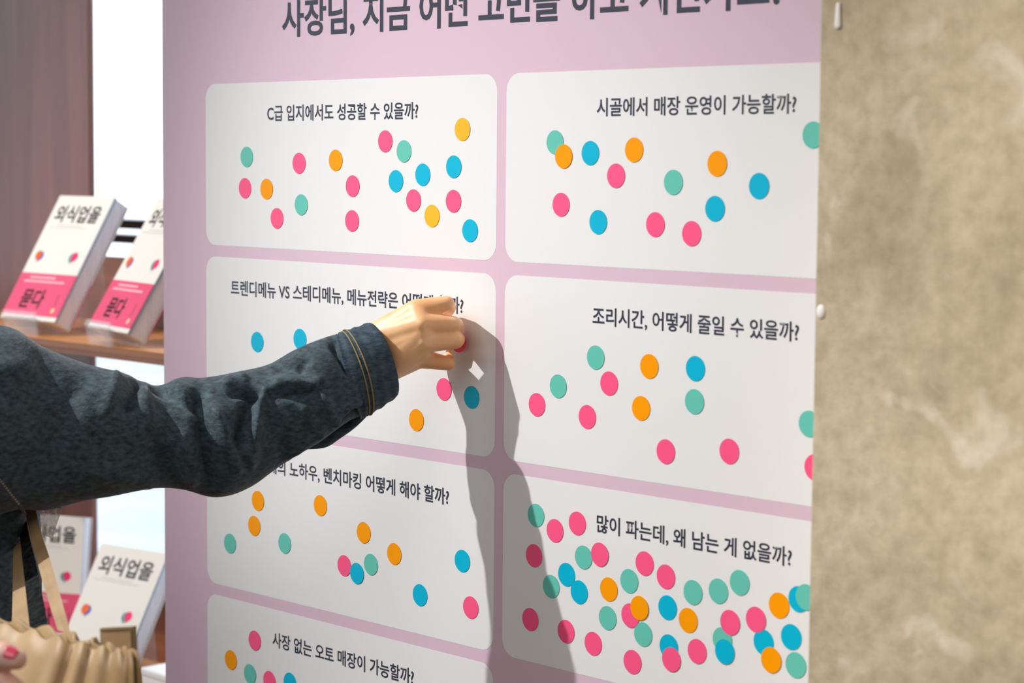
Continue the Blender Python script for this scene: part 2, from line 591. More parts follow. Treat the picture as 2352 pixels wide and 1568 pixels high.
board_text('사장님, 지금 어떤 고민을 하고 계신가요?', 0.1504, 0.888, -0.0545, 0.0455, 0.022, n=0.0003)
board_text('C급 입지에서도 성공할 수 있을까?', 0.1222, 0.3893, 0.0434, 0.0197)
board_text('시골에서 매장 운영이 가능할까?', 0.6562, 0.9064, 0.0434, 0.0193)
board_text('트렌디메뉴 VS 스테디메뉴, 메뉴전략은 어떻게 할까?', 0.0506, 0.4632, 0.2493, 0.0195)
board_text('조리시간, 어떻게 줄일 수 있을까?', 0.6538, 0.9144, 0.2490, 0.0195)
board_text('경쟁업체의 노하우, 벤치마킹 어떻게 해야 할까?', 0.0710, 0.4422, 0.4556, 0.0195)
board_text('많이 파는데, 왜 남는 게 없을까?', 0.6628, 0.9111, 0.4556, 0.0195)
board_text('사장 없는 오토 매장이 가능할까?', 0.1314, 0.3863, 0.6620, 0.0195)

# ------------------------------------------------------------------ dot stickers (card, colour, x mm, y mm)
STICKERS = [
    (0, 'pink', 182.4, 93.5), (0, 'pink', 79.0, 123.4), (0, 'pink', 140.9, 157.4), (0, 'pink', 279.0, 118.3),
    (0, 'pink', 278.1, 157.0), (0, 'pink', 334.9, 68.8), (0, 'pink', 382.4, 132.4), (0, 'pink', 446.8, 132.1),
    (0, 'green', 82.6, 86.6), (0, 'green', 186.4, 140.8), (0, 'green', 366.2, 79.6), (0, 'orange', 248.9, 89.9),
    (0, 'orange', 121.1, 123.8), (0, 'yellow', 460.2, 56.6), (0, 'yellow', 412.6, 148.4), (0, 'blue', 353.0, 111.9),
    (0, 'blue', 397.3, 104.6), (0, 'blue', 446.9, 95.8), (0, 'blue', 473.1, 162.4), (1, 'green', 598.5, 70.3),
    (1, 'green', 759.1, 108.5), (1, 'green', 926.3, 64.3), (1, 'orange', 611.2, 84.3), (1, 'orange', 707.4, 77.8),
    (1, 'orange', 813.8, 90.5), (1, 'blue', 648.3, 81.0), (1, 'blue', 660.2, 148.7), (1, 'blue', 864.8, 110.6),
    (1, 'blue', 811.9, 132.4), (1, 'pink', 683.7, 103.0), (1, 'pink', 608.0, 132.6), (1, 'pink', 736.6, 149.2),
    (1, 'pink', 783.3, 156.5), (2, 'blue', 102.5, 303.9), (2, 'blue', 184.0, 295.3), (2, 'blue', 477.3, 337.9),
    (2, 'green', 276.1, 293.0), (2, 'pink', 433.4, 332.9), (2, 'orange', 388.7, 370.1), (3, 'green', 658.8, 282.8),
    (3, 'green', 606.5, 315.7), (3, 'green', 790.1, 315.6), (3, 'green', 928.3, 323.8), (3, 'pink', 677.7, 307.2),
    (3, 'pink', 576.0, 337.1), (3, 'pink', 648.1, 343.1), (3, 'pink', 754.3, 367.0), (3, 'pink', 834.3, 358.5),
    (3, 'pink', 935.8, 362.7), (3, 'orange', 731.2, 286.3), (3, 'orange', 721.1, 327.9), (3, 'blue', 790.6, 284.0),
    (4, 'orange', 103.3, 492.9), (4, 'orange', 96.0, 523.8), (4, 'orange', 221.9, 484.1), (4, 'orange', 299.7, 505.3),
    (4, 'orange', 352.6, 522.2), (4, 'green', 47.4, 551.6), (4, 'green', 155.2, 536.9), (4, 'green', 312.5, 539.6),
    (4, 'pink', 265.5, 547.6), (4, 'pink', 478.0, 562.4), (4, 'blue', 288.2, 553.2), (4, 'blue', 464.3, 514.3),
    (4, 'blue', 396.2, 561.5), (5, 'green', 576.0, 451.2), (5, 'green', 645.0, 485.2), (5, 'green', 599.2, 521.7),
    (5, 'green', 708.3, 500.0), (5, 'green', 679.5, 541.4), (5, 'green', 727.8, 549.9), (5, 'green', 791.8, 498.6),
    (5, 'green', 823.7, 492.5), (5, 'green', 849.7, 480.6), (5, 'green', 829.7, 538.2), (5, 'green', 918.3, 546.8),
    (5, 'pink', 604.0, 463.5), (5, 'pink', 635.7, 451.9), (5, 'pink', 573.8, 493.4), (5, 'pink', 667.8, 479.2),
    (5, 'pink', 728.5, 479.6), (5, 'pink', 710.5, 533.9), (5, 'pink', 569.3, 560.7), (5, 'pink', 621.3, 564.7),
    (5, 'pink', 659.9, 570.6), (5, 'pink', 714.1, 579.7), (5, 'pink', 756.8, 488.6), (5, 'pink', 838.9, 520.1),
    (5, 'pink', 798.3, 554.7), (5, 'blue', 621.2, 506.2), (5, 'blue', 639.4, 521.4), (5, 'blue', 759.5, 518.4),
    (5, 'blue', 833.0, 549.0), (5, 'blue', 879.8, 531.9), (5, 'blue', 920.2, 485.4), (5, 'blue', 912.3, 521.7),
    (5, 'blue', 761.8, 556.3), (5, 'orange', 680.6, 512.3), (5, 'orange', 722.8, 524.5), (5, 'orange', 786.3, 526.5),
    (5, 'orange', 889.3, 547.1), (5, 'orange', 897.3, 494.7), (5, 'pink', 765.6, 568.3), (5, 'pink', 870.2, 512.2),
    (5, 'green', 928.8, 482.2), (6, 'pink', 96.6, 662.2), (6, 'pink', 125.4, 706.0), (6, 'orange', 48.4, 694.1),
    (6, 'green', 87.1, 704.6), (6, 'blue', 165.1, 700.9),
]

CARD_NAMES = ['top left card', 'top right card', 'second left card', 'second right card', 'third left card', 'crowded third right card', 'bottom left card']
R_ST = 0.012


def disc_mesh(r=R_ST, t=0.00018, seg=40):
    bm = bmesh.new()
    prism(bm, [Vector((r * math.cos(2 * PI * k / seg), 0, r * math.sin(2 * PI * k / seg))) for k in range(seg)], Vector((0, -t, 0)))
    bmesh.ops.recalc_face_normals(bm, faces=bm.faces[:])
    me = bpy.data.meshes.new('dot_sticker')
    bm.to_mesh(me)
    bm.free()
    return me


disc = {}
for c in ('pink', 'green', 'orange', 'yellow', 'blue'):
    disc[c] = disc_mesh()
    disc[c].materials.append(M[c])
ORD = ['first', 'second', 'third', 'fourth', 'fifth', 'sixth', 'seventh', 'eighth', 'ninth', 'tenth']


def pick_labels():
    labels = {}
    buckets = {}
    for i, (ci, col, x, y) in enumerate(STICKERS):
        buckets.setdefault((ci, col), []).append(i)
    for (ci, col), ids in buckets.items():
        name = CARD_NAMES[ci]
        if len(ids) == 1:
            labels[ids[0]] = 'the only %s dot sticker on the %s' % (col, name)
            continue
        groups = [('', ids)]
        if len(ids) > 4:
            ys = sorted(STICKERS[i][3] for i in ids)
            cut = ys[len(ys) // 2 - 1] + 0.01
            groups = [('upper ', [i for i in ids if STICKERS[i][3] <= cut]), ('lower ', [i for i in ids if STICKERS[i][3] > cut])]
        for half, g in groups:
            g = sorted(g, key=lambda i: STICKERS[i][2])
            n = len(g)
            for k, i in enumerate(g):
                if n == 1:
                    w = 'the single'
                elif k == 0:
                    w = 'leftmost'
                elif k == n - 1:
                    w = 'rightmost'
                elif k == (n - 1) / 2:
                    w = 'middle'
                elif k < n / 2:
                    w = ORD[k] + ' from left'
                else:
                    w = ORD[n - 1 - k] + ' from right'
                tail = (' among its %s half' % half.strip()) if half else ''
                labels[i] = '%s %s dot sticker on the %s%s' % (w, col, name, tail)
    return labels


LAB = pick_labels()
EXTRA = {(1, 'orange', 'leftmost'): ', overlapping a green one'}
lay = []
for i, (ci, col, x, y) in enumerate(STICKERS):
    level = 0
    for j in range(i):
        if abs(STICKERS[j][2] - x) < 24 and abs(STICKERS[j][3] - y) < 24 and math.hypot(STICKERS[j][2] - x, STICKERS[j][3] - y) < 23.6:
            level = max(level, lay[j] + 1)
    lay.append(level)
    o = bpy.data.objects.new('dot_sticker', disc[col])
    COL.objects.link(o)
    o.location = B(x / 1000, y / 1000, 0.00045 + level * 0.0002)
    o.rotation_euler = (math.radians(random.uniform(-0.4, 0.4)) * 0, random.uniform(0, 6.28), 0)
    tag(o, LAB[i], 'sticker', 'round dot stickers voting on the board')

# ------------------------------------------------------------------ book shelf in front of the window
SHY = 0.22                       # front edge of the shelves
shelf = empty('book_shelf', (-1.0, SHY, 0))
tag(shelf, 'reddish brown wooden shelf unit with tall panel in front of the window', 'shelf')


def sl(x, y, z):
    return (x + 1.0, y - SHY, z)


Z_UP, Z_LO = Z0 - 0.366, Z0 - 0.926
box('side_panel', sl(-2.05, 0.50, 0), sl(-1.045, 0.512, 3.1), M['wood_panel'], shelf, bevel=0.001)
for z in (Z_UP, Z_LO):
    box('shelf_board', sl(-2.05, SHY + 0.0012, z - 0.017), sl(0.25, 0.50, z), M['wood_shelf'], shelf)
    box('edge_banding', sl(-2.05, SHY - 0.0005, z - 0.017), sl(0.25, SHY + 0.0010, z), M['wood_edge'], shelf)
    box('backboard', sl(-1.03, 0.485, z), sl(0.25, 0.4995, z + 0.112), M['wood_dark'], shelf, bevel=0.001)
box('plinth', sl(-2.05, SHY + 0.02, 0.0), sl(0.25, SHY + 0.04, 0.10), M['wood_panel'], shelf)
box('shelf_board', sl(-2.05, SHY + 0.0012, 0.101), sl(0.25, 0.50, 0.12), M['wood_shelf'], shelf)
box('upright', sl(0.252, SHY, 0), sl(0.272, 0.5, 3.1), M['wood_panel'], shelf)
box('upright', sl(-2.072, SHY, 0), sl(-2.052, 0.5, 3.1), M['wood_panel'], shelf)

BW, BH, BT = 0.150, 0.226, 0.032


def bubble(bm, cx, cz, r, tail, y):
    """speech-bubble mark: a leaf-tilted oval with a small tail"""
    pts = []
    for k in range(24):
        a = 2 * PI * k / 24
        rr = r
        if tail and abs(((a + PI / 2 + PI) % (2 * PI)) - PI) < 0.16:
            rr = r * 1.45
        pts.append(Vector((cx + rr * math.cos(a), y, cz + rr * math.sin(a))))
    prism(bm, pts, Vector((0, -0.00006, 0)))


def make_book(loc, rz, lean, label, band=True, holder=True, clip=None):
    """local axes: x across the cover, -y out of the cover, z up the cover; leans back on an acrylic stand"""
    root = empty('book', loc, rz)
    tag(root, label, 'book', 'white books shown face out on stands')
    L = Matrix.Rotation(-lean, 4, 'X')
    T = BT

    def add(name, bm, mtl, parent=root):
        for v in bm.verts:
            v.co = L @ v.co
        return obj(name, bm, mtl, parent)
    bm = bmesh.new()
    add_box(bm, (0, 0, 0), (BW, 0.0006, BH))
    cov = add('front_cover', bm, M['cover'])
    bm = bmesh.new()
    add_box(bm, (0, T - 0.0006, 0), (BW, T, BH))
    add('back_cover', bm, M['cover'])
    bm = bmesh.new()
    add_box(bm, (0, 0, 0), (0.0006, T, BH))
    add('spine', bm, M['cover'])
    bm = bmesh.new()
    add_box(bm, (0.001, 0.0007, 0.001), (BW - 0.0035, T - 0.0007, BH - 0.001))
    add('page_block', bm, M['pages'])
    bm = bmesh.new()
    add_box(bm, (BW - 0.0034, 0.0008, 0.0005), (BW - 0.0002, 0.0050, BH - 0.0005))
    add('cover_flap', bm, M['flap'])

    def pl(y):
        return lambda x, z: L @ Vector((x, y, z))

    def txt(body, x0, x1, z, em, mtl, off, y=-0.0002, parent=cov):
        lettering('lettering', body, x1 - x0, em, lambda x, zz: L @ Vector((x0 + x, y, z + zz)), mtl, parent, off)
    txt('외식업을', 0.014, 0.134, BH * 0.795, 0.0335, M['book_ink'], 0.022)
    bm = bmesh.new()
    for (x0, x1, z) in ((0.032, 0.100, 0.752), (0.014, 0.116, 0.733)):
        x = x0
        while x < x1:
            w = random.uniform(0.002, 0.0035)
            prism(bm, [Vector((x, -0.0001, BH * z)), Vector((x + w, -0.0001, BH * z)), Vector((x + w, -0.0001, BH * z + 0.0016)), Vector((x, -0.0001, BH * z + 0.0016))], Vector((0, -0.00005, 0)))
            x += w + 0.0012
    add('small_print', bm, M['grey_ink'], cov)
    for (cx, c_back, c_front, s) in ((0.024, 'bub_blue', 'bub_orange', 1), (0.118, 'bub_teal', 'bub_pink', -1)):
        bm = bmesh.new()
        bubble(bm, cx + s * 0.0036, BH * 0.503, 0.0082, True, -0.0001)
        add('bubble_mark', bm, M[c_back], cov)
        bm = bmesh.new()
        bubble(bm, cx - s * 0.0020, BH * 0.51, 0.0082, True, -0.00022)
        add('bubble_mark', bm, M[c_front], cov)
    if band:
        z0, z1 = BH * 0.035, BH * 0.365
        bm = bmesh.new()
        prism(bm, [Vector((-0.0003, T + 0.0004, z0)), Vector((-0.0003, -0.0005, z0)), Vector((BW + 0.0004, -0.0005, z0)), Vector((BW + 0.0004, 0.0006, z0)),
                   Vector((BW - 0.001, 0.0006, z0)), Vector((BW - 0.001, -0.0001, z0)), Vector((0.0001, -0.0001, z0)), Vector((0.0001, T, z0)),
                   Vector((BW - 0.001, T, z0)), Vector((BW - 0.001, T - 0.0008, z0)), Vector((BW + 0.0004, T - 0.0008, z0)), Vector((BW + 0.0004, T + 0.0004, z0))], Vector((0, 0, z1 - z0)))
        bd = add('paper_band', bm, M['band'])
        txt('묻다', 0.032, 0.094, BH * 0.105, 0.036, M['book_ink'], 0.022, y=-0.0007, parent=bd)
        bm = bmesh.new()
        for (x0, x1, z) in ((0.030, 0.098, 0.325), (0.018, 0.122, 0.293)):
            x = x0
            while x < x1:
                w = random.uniform(0.003, 0.005)
                prism(bm, [Vector((x, -0.0006, BH * z)), Vector((x + w, -0.0006, BH * z)), Vector((x + w, -0.0006, BH * z + 0.0034)), Vector((x, -0.0006, BH * z + 0.0034))], Vector((0, -0.00005, 0)))
                x += w + 0.0014
        add('small_print', bm, M['band_white'], bd)
        bm = bmesh.new()
        bubble(bm, 0.131, BH * 0.083, 0.0046, False, -0.0006)
        add('gold_mark', bm, M['gold'], bd)
        bm = bmesh.new()
        z = 0.12
        while z < 0.20:
            prism(bm, [Vector((0.1285, -0.0006, BH * z)), Vector((0.1305, -0.0006, BH * z)), Vector((0.1305, -0.0006, BH * z + 0.0018)), Vector((0.1285, -0.0006, BH * z + 0.0018))], Vector((0, -0.00005, 0)))
            z += 0.013
        add('side_print', bm, M['book_ink'], bd)
    return root


def make_stand(loc, rz, lean, label):
    root = empty('book_stand', loc, rz)
    tag(root, label, 'stand', 'clear acrylic book stands')
    L = Matrix.Rotation(-lean, 4, 'X')
    bm = bmesh.new()
    for lo, hi in (((0.030, BT + 0.0015, -0.002), (0.120, BT + 0.0045, 0.150)), ((0.030, -0.016, -0.0045), (0.120, BT + 0.0045, -0.0018)), ((0.030, -0.019, -0.0045), (0.120, -0.016, 0.006))):
        add_box(bm, lo, hi, L)
    obj('cradle', bm, M['acrylic'], root)
    top = L @ Vector((0, BT + 0.0045, 0.148))
    bot = L @ Vector((0, BT, -0.0045))
    bm = bmesh.new()
    prism(bm, [Vector((0.030, top.y, top.z)), Vector((0.030, top.y + 0.003, top.z)), Vector((0.030, top.y + 0.018, -loc[2] + FLOOR_Z)), Vector((0.030, top.y + 0.015, -loc[2] + FLOOR_Z))], Vector((0.09, 0, 0)))
    obj('rear_leg', bm, M['acrylic'], root)
    bm = bmesh.new()
    f = L @ Vector((0, -0.016, -0.0045))
    prism(bm, [Vector((0.03, f.y, f.z)), Vector((0.03, f.y + 0.004, f.z)), Vector((0.03, f.y + 0.008, -loc[2] + FLOOR_Z)), Vector((0.03, f.y + 0.004, -loc[2] + FLOOR_Z))], Vector((0.09, 0, 0)))
    obj('front_foot', bm, M['acrylic'], root)
    return root


LEAN = math.radians(31)
FLOOR_Z = Z_UP
pos = at(0.5, 730, -0.25)
for (p, rz, lab) in (((pos.x, 0.25, Z_UP + 0.0225), 3, 'white book with pink band on upper shelf against the wood panel'),
                     ((at(201, 751, -0.25).x, 0.25, Z_UP + 0.0225), -10, 'white book with pink band on upper shelf, half hidden by the board')):
    make_book(p, math.radians(rz), LEAN, lab)
    make_stand(p, math.radians(rz), LEAN, 'clear acrylic stand under the ' + ('left' if rz == 3 else 'right') + ' upper book')
FLOOR_Z = Z_LO
P4 = at(236, 1247, -0.366)
p4 = (P4.x + 0.020, 0.25, P4.z - BH * math.cos(LEAN))
FLOOR_Z = Z_LO
Z4 = p4[2]
make_book(p4, math.radians(10), LEAN, 'cream white book without a pink band, right behind the tan bag', band=False)
make_stand(p4, math.radians(10), LEAN, 'clear acrylic stand under the lower right book')

# bluish white book further back on the lower shelf
P3 = at(210, 1191, -0.40)
S3 = 0.88
p3 = (P3.x - S3 * BW * math.cos(math.radians(30)), 0.306, P3.z - S3 * BH * math.cos(math.radians(8)))
bk3 = make_book(p3, math.radians(30), math.radians(8), 'smaller bluish white book on lower shelf seen beside the bag straps')
bk3.scale = (S3, S3, S3)
make_stand(p3, math.radians(30), math.radians(8), 'clear acrylic stand under the book beside the bag straps')

# ------------------------------------------------------------------ people
ZH = Z0


def wp(x, y, z):
    return Vector((x, y, z))


def hand_skin(bm, J, chains, palm):
    """J: joint name -> (Vector, radius)"""
    for ch in chains:
        for a, b in zip(ch[:-1], ch[1:]):
            capsule(bm, J[a][0], J[a][1], J[b][0], J[b][1], 16)
    for a, b in palm:
        capsule(bm, J[a][0], J[a][1], J[b][0], J[b][1], 16)


def figure(bm, base, yaw, height, shoulder_r, shoulder_l, right_arm, left_arm):
    """head, neck, trunk and legs under the clothes; arms are joint lists from the shoulder"""
    R = Matrix.Rotation(yaw, 4, 'Z')
    T = lambda x, y, z: Vector(base) + R @ Vector((x, y, z))
    h = height
    ellipsoid(bm, T(0, -0.045, h - 0.115), 0.076, 0.093, 0.115, R)
    ellipsoid(bm, T(0, 0.015, h - 0.160), 0.055, 0.060, 0.062, R)
    capsule(bm, T(0, -0.05, h - 0.16), 0.050, T(0, -0.05, h - 0.29), 0.055)
    # nose, ears, chin
    capsule(bm, T(0, 0.048, h - 0.105), 0.008, T(0, 0.068, h - 0.135), 0.012)
    for s in (-1, 1):
        ellipsoid(bm, T(s * 0.078, -0.03, h - 0.125), 0.008, 0.018, 0.030, R)
    capsule(bm, T(0, -0.05, h - 0.36), 0.11, T(0, -0.02, h * 0.56), 0.13, flat=((R @ Vector((0, 1, 0))), 0.75))
    for s in (-1, 1):
        capsule(bm, T(s * 0.085, -0.02, h * 0.53), 0.082, T(s * 0.095, 0.01, h * 0.28), 0.055)
        capsule(bm, T(s * 0.095, 0.01, h * 0.28), 0.053, T(s * 0.095, -0.02, 0.09), 0.036)
        capsule(bm, T(s * 0.095, -0.04, 0.05), 0.036, T(s * 0.100, 0.12, 0.03), 0.028)
    for arm in (right_arm, left_arm):
        for (p, r), (q, s) in zip(arm[:-1], arm[1:]):
            capsule(bm, p, r, q, s)
    return T, R


def join_meshes(meshes, name):
    bm = bmesh.new()
    for me in meshes:
        bm.from_mesh(me)
        bpy.data.meshes.remove(me)
    out = bpy.data.meshes.new(name)
    bm.to_mesh(out)
    bm.free()
    for p in out.polygons:
        p.use_smooth = True
    return out


# ---- person placing a sticker -------------------------------------------------
# sleeve sections: top pixel, bottom pixel, distance out of the board
SEC = [((-110, 770), (-60, 1215), .47), ((-40, 745), (-20, 1190), .455), ((30, 752), (40, 1172), .43), ((100, 795), (110, 1168), .405),
       ((200, 836), (215, 1148), .37), ((290, 857), (290, 1132), .335), ((360, 884), (355, 1123), .305), ((420, 866), (425, 1126), .28),
       ((470, 868), (500, 1146), .255), ((540, 858), (572, 1122), .225), ((610, 842), (642, 1072), .2), ((665, 813), (720, 1022), .175),
       ((722, 790), (780, 985), .15), ((772, 772), (826, 955), .125)]
CUFF = [((772, 773), (826, 957), .125), ((785, 767), (840, 950), .120), ((815, 757), (872, 932), .106), ((849, 745), (907, 908), .090)]


def tube_rings(keys, count, squash=0.86, seg=72, grow=1.0):
    k6 = [(a[0], a[1], b[0], b[1], n) for a, b, n in keys]
    pts = catmull(k6, count)
    C, U = [], []
    for (ax_, ay_, bx_, by_, n) in pts:
        pa, pb = at(ax_, ay_, n), at(bx_, by_, n)
        C.append((pa + pb) / 2)
        U.append(pb - pa)
    rings = []
    for i in range(count):
        axis = (C[min(i + 5, count - 1)] - C[max(i - 5, 0)])
        view = (C[i] - cpos).normalized()
        axis = axis.normalized()
        u = U[i] / 2
        # rebuild the half width perpendicular to the line of sight
        L = u.length
        z = (at(1176, 784, 0) - cpos).length
        u = (u - view * u.dot(view))
        u = u.normalized() * L
        v = axis.cross(u.normalized()).normalized()
        if v.dot(view) > 0:
            v = -v
        rings.append((C[i], u * grow, v * L * squash * grow, axis, L))
    out = []
    for c, u, v, a, L in rings:
        out.append([c + u * math.cos(2 * PI * k / seg) + v * math.sin(2 * PI * k / seg) for k in range(seg)])
    return out, rings


# creases drawn into the cloth: pixel start, pixel end, depth (mm, negative = ridge), width (px)
CREASE = [((455, 905), (488, 1110), 10, 17), ((497, 950), (545, 1075), -5, 12), ((577, 905), (548, 1010), 8, 15), ((606, 905), (580, 1060), -5, 12),
          ((536, 902), (590, 902), 5, 10), ((268, 860), (245, 950), -4, 12), ((315, 872), (296, 935), 7, 14), ((330, 895), (352, 985), -3, 12),
          ((360, 880), (440, 935), 6, 16), ((345, 1000), (405, 1110), 4, 22), ((690, 845), (722, 885), 5, 12), ((768, 790), (806, 850), 7, 13), ((735, 895), (768, 965), -4, 12),
          ((620, 905), (735, 900), 5, 12), ((640, 880), (730, 878), -4, 14), ((820, 925), (665, 1050), -5, 10), ((815, 950), (680, 1060), 8, 14),
          ((610, 940), (650, 1040), 5, 20), ((520, 880), (560, 870), -4, 12), ((400, 880), (450, 960), -4, 16), ((180, 880), (120, 1010), 4, 30),
          ((60, 900), (160, 1080), 3, 40), ((230, 1010), (380, 1060), 3, 26), ((420, 1000), (440, 1100), -4, 16), ((640, 840), (700, 830), 4, 12),
          ((200, 1080), (340, 1105), -3, 18), ((-20, 850), (80, 840), -3, 25), ((90, 830), (150, 900), 4, 18), ((700, 940), (740, 1000), -3, 14)]


def seg_dist(px, py, a, b):
    dx, dy = b[0] - a[0], b[1] - a[1]
    t = max(0, min(1, ((px - a[0]) * dx + (py - a[1]) * dy) / (dx * dx + dy * dy)))
    return math.hypot(px - a[0] - dx * t, py - a[1] - dy * t), t


def cloth(rings_pts, rings, amp=1.0, seam_end=True):
    out = []
    N = len(rings_pts)
    for i, ring in enumerate(rings_pts):
        c = rings[i][0]
        new = []
        for p in ring:
            nrm = (p - c).normalized()
            face = -nrm.dot((p - cpos).normalized())
            d = 0.0
            q = p * 1.0
            f1 = noise.noise(Vector((q.x * 14, q.y * 9, q.z * 14)))
            f2 = noise.noise(Vector((q.x * 34 + 7, q.y * 22, q.z * 34)))
            d += 0.0040 * f1 + 0.0018 * f2
            if face > -0.1:
                px, py, _ = to_px(p)
                for a, b, dep, w in CREASE:
                    dist, t = seg_dist(px, py, a, b)
                    if dist < 3 * w:
                        d -= 1.5 * dep / 1000 * math.exp(-(dist / w) ** 2) * min(1, max(0.0, face) * 2.5 + 0.15)
            e = min(1, (N - 1 - i) / 5) if seam_end else 1
            new.append(p + nrm * d * amp * (0.25 + 0.75 * e))
        out.append(new)
    return out


person = empty('person', (0.07, -0.46, 0))
tag(person, 'person in dark blue denim jacket reaching out to press a pink sticker on the board', 'person')
PB = Vector(person.location)


def local(me_or_bm_verts, root):
    for v in me_or_bm_verts:
        v.co = v.co - root


def add_part(name, bm, mtl, root, parent=None, smooth=True, sub=0):
    for v in bm.verts:
        v.co = v.co - Vector(root.location)
    o = obj(name, bm, mtl, parent or root, smooth=smooth)
    if sub:
        s = o.modifiers.new('s', 'SUBSURF')
        s.levels = sub
        s.render_levels = sub
    return o


# right hand (px, py, metres out of the board, radius)
H = {'w1': (866, 783, .086, .0205), 'w2': (886, 838, .084, .0195),
     'f1': (800, 820, .112, .024), 'f2': (812, 868, .112, .023),
     'im': (957, 713, .064, .0122), 'mm': (968, 745, .068, .0122), 'rm': (972, 785, .066, .0118), 'pm': (964, 822, .058, .0110),
     'ip': (1026, 696, .040, .0081), 'mp': (1041, 743, .038, .0082), 'rp': (1047, 783, .036, .0084), 'pp': (1029, 835, .035, .0074),
     'tc': (892, 775, .070, .0150), 'tm': (925, 752, .045, .0125), 'ti': (975, 768, .024, .0098)}
J = {k: (at(v[0], v[1], v[2]), v[3]) for k, v in H.items()}


def off(key, dx, dY, dn, r):
    p = J[key][0]
    return (Vector((p.x + dx, p.y - dn, p.z - dY)), r)


J['id'] = off('ip', -0.015, 0.006, -0.017, .0076)
J['it'] = off('id', -0.014, 0.006, -0.010, .0064)
J['md'] = off('mp', -0.014, 0.003, -0.017, .0078)
J['mt'] = off('md', -0.012, 0.006, -0.011, .0064)
J['rd'] = off('rp', -0.013, 0.000, -0.015, .0076)
J['rt'] = off('rd', -0.010, 0.000, -0.011, .0062)
J['pd'] = off('pp', -0.013, -0.002, -0.013, .0066)
J['pt'] = off('pd', -0.012, -0.002, -0.009, .0056)
J['tt'] = (at(1036, 786, .0125), .0082)
bm = bmesh.new()
hand_skin(bm, J, [('im', 'ip', 'id', 'it'), ('mm', 'mp', 'md', 'mt'), ('rm', 'rp', 'rd', 'rt'), ('pm', 'pp', 'pd', 'pt'), ('tc', 'tm', 'ti', 'tt')],
          [('w1', 'im'), ('w1', 'mm'), ('w2', 'rm'), ('w2', 'pm'), ('w1', 'w2'), ('im', 'mm'), ('mm', 'rm'), ('rm', 'pm'), ('w1', 'f1'), ('w2', 'f2'), ('w1', 'tc'), ('tc', 'im'), ('w1', 'rm'), ('f1', 'f2')])
# fill between the metacarpal ridges
mid = lambda a, b: (J[a][0] + J[b][0]) / 2
for a, b, w in (('im', 'mm', 'w1'), ('mm', 'rm', 'w1'), ('rm', 'pm', 'w2'), ('mm', 'rm', 'w2')):
    capsule(bm, J[w][0], J[w][1], mid(a, b), 0.0122, 16)
capsule(bm, (J['w1'][0] + J['w2'][0]) / 2, 0.0205, mid('mm', 'rm'), 0.0124, 16)
# knuckles
for k, r in (('im', .0076), ('mm', .0076), ('rm', .0072), ('pm', .0066)):
    v = (J[k][0] - cpos).normalized()
    ellipsoid(bm, J[k][0] - v * 0.0055, r, r, r)
hand = remeshed(bm, 0.0016, 6, 0.5)

# body under the clothes
bm = bmesh.new()
el = Vector(at(455, 1005, .262))
sh = Vector(at(-60, 985, .455))
wr = (J['w1'][0] + J['w2'][0]) / 2
shl = PB + Vector((-0.175, 0.0, 1.315))
T1, R1 = figure(bm, PB, 0.0, 1.655, sh, shl, [(sh, .045), (el, .036), (wr + (el - wr) * 0.12, .022)],
                [(shl, .034), (shl + Vector((-0.05, 0.02, -0.27)), .036), (shl + Vector((-0.03, 0.10, -0.50)), .022), (shl + Vector((-0.02, 0.14, -0.60)), .024)])
body = remeshed(bm, 0.011, 3, 0.4)
fing = bmesh.new()
lh = shl + Vector((-0.02, 0.14, -0.60))
for k in range(4):
    s = lh + Vector((-0.004, -0.026 + 0.017 * k, -0.02))
    capsule(fing, s, .0085, s + Vector((0.002, 0.002, -0.045)), .0078)
    capsule(fing, s + Vector((0.002, 0.002, -0.045)), .0078, s + Vector((0.018, 0.004, -0.066 + 0.004 * abs(k - 1.5))), .0066)
capsule(fing, lh + Vector((0.006, 0.028, 0.0)), .010, lh + Vector((0.026, 0.050, -0.045)), .0075)
capsule(fing, lh, .024, lh + Vector((0, 0, -0.03)), .022)
fing = remeshed(fing, 0.003, 3, 0.4)
me = join_meshes([body, hand, fing], 'body')
for v in me.vertices:
    v.co = v.co - PB
body_o = link_mesh('body', me, M['skin'], person)

# sleeve
base_pts, rings = tube_rings(SEC, 150, seg=110)
cp = cloth(base_pts, rings)
# close the sleeve into the shoulder, inside the jacket
sc = Vector((0.13, -0.475, 1.335))
c0 = rings[0][0]
for f, k in ((0.25, 0.96), (0.55, 0.84), (0.85, 0.62), (1.0, 0.30)):
    c = c0.lerp(sc, f)
    cp.insert(0, [c + (p - c0) * k for p in base_pts[0]])
bm = bmesh.new()
ring_loft(bm, cp, cap=False)
sleeve = add_part('jacket_sleeve', bm, M['denim'], person)
so = sleeve.modifiers.new('t', 'SOLIDIFY')
so.thickness = 0.0014
so.offset = -1

# lower lip of cloth hanging under the forearm
LIP = [((838, 925), (850, 948), .108), ((800, 930), (815, 985), .118), ((760, 950), (782, 1008), .130), ((722, 975), (748, 1026), .145), ((690, 1000), (708, 1030), .160)]
base_pts, rg = tube_rings(LIP, 24, seg=28, squash=0.7)
bm = bmesh.new()
ring_loft(bm, cloth(base_pts, rg, 0.6), cap=True)
add_part('sleeve_placket', bm, M['denim_cuff'], person)

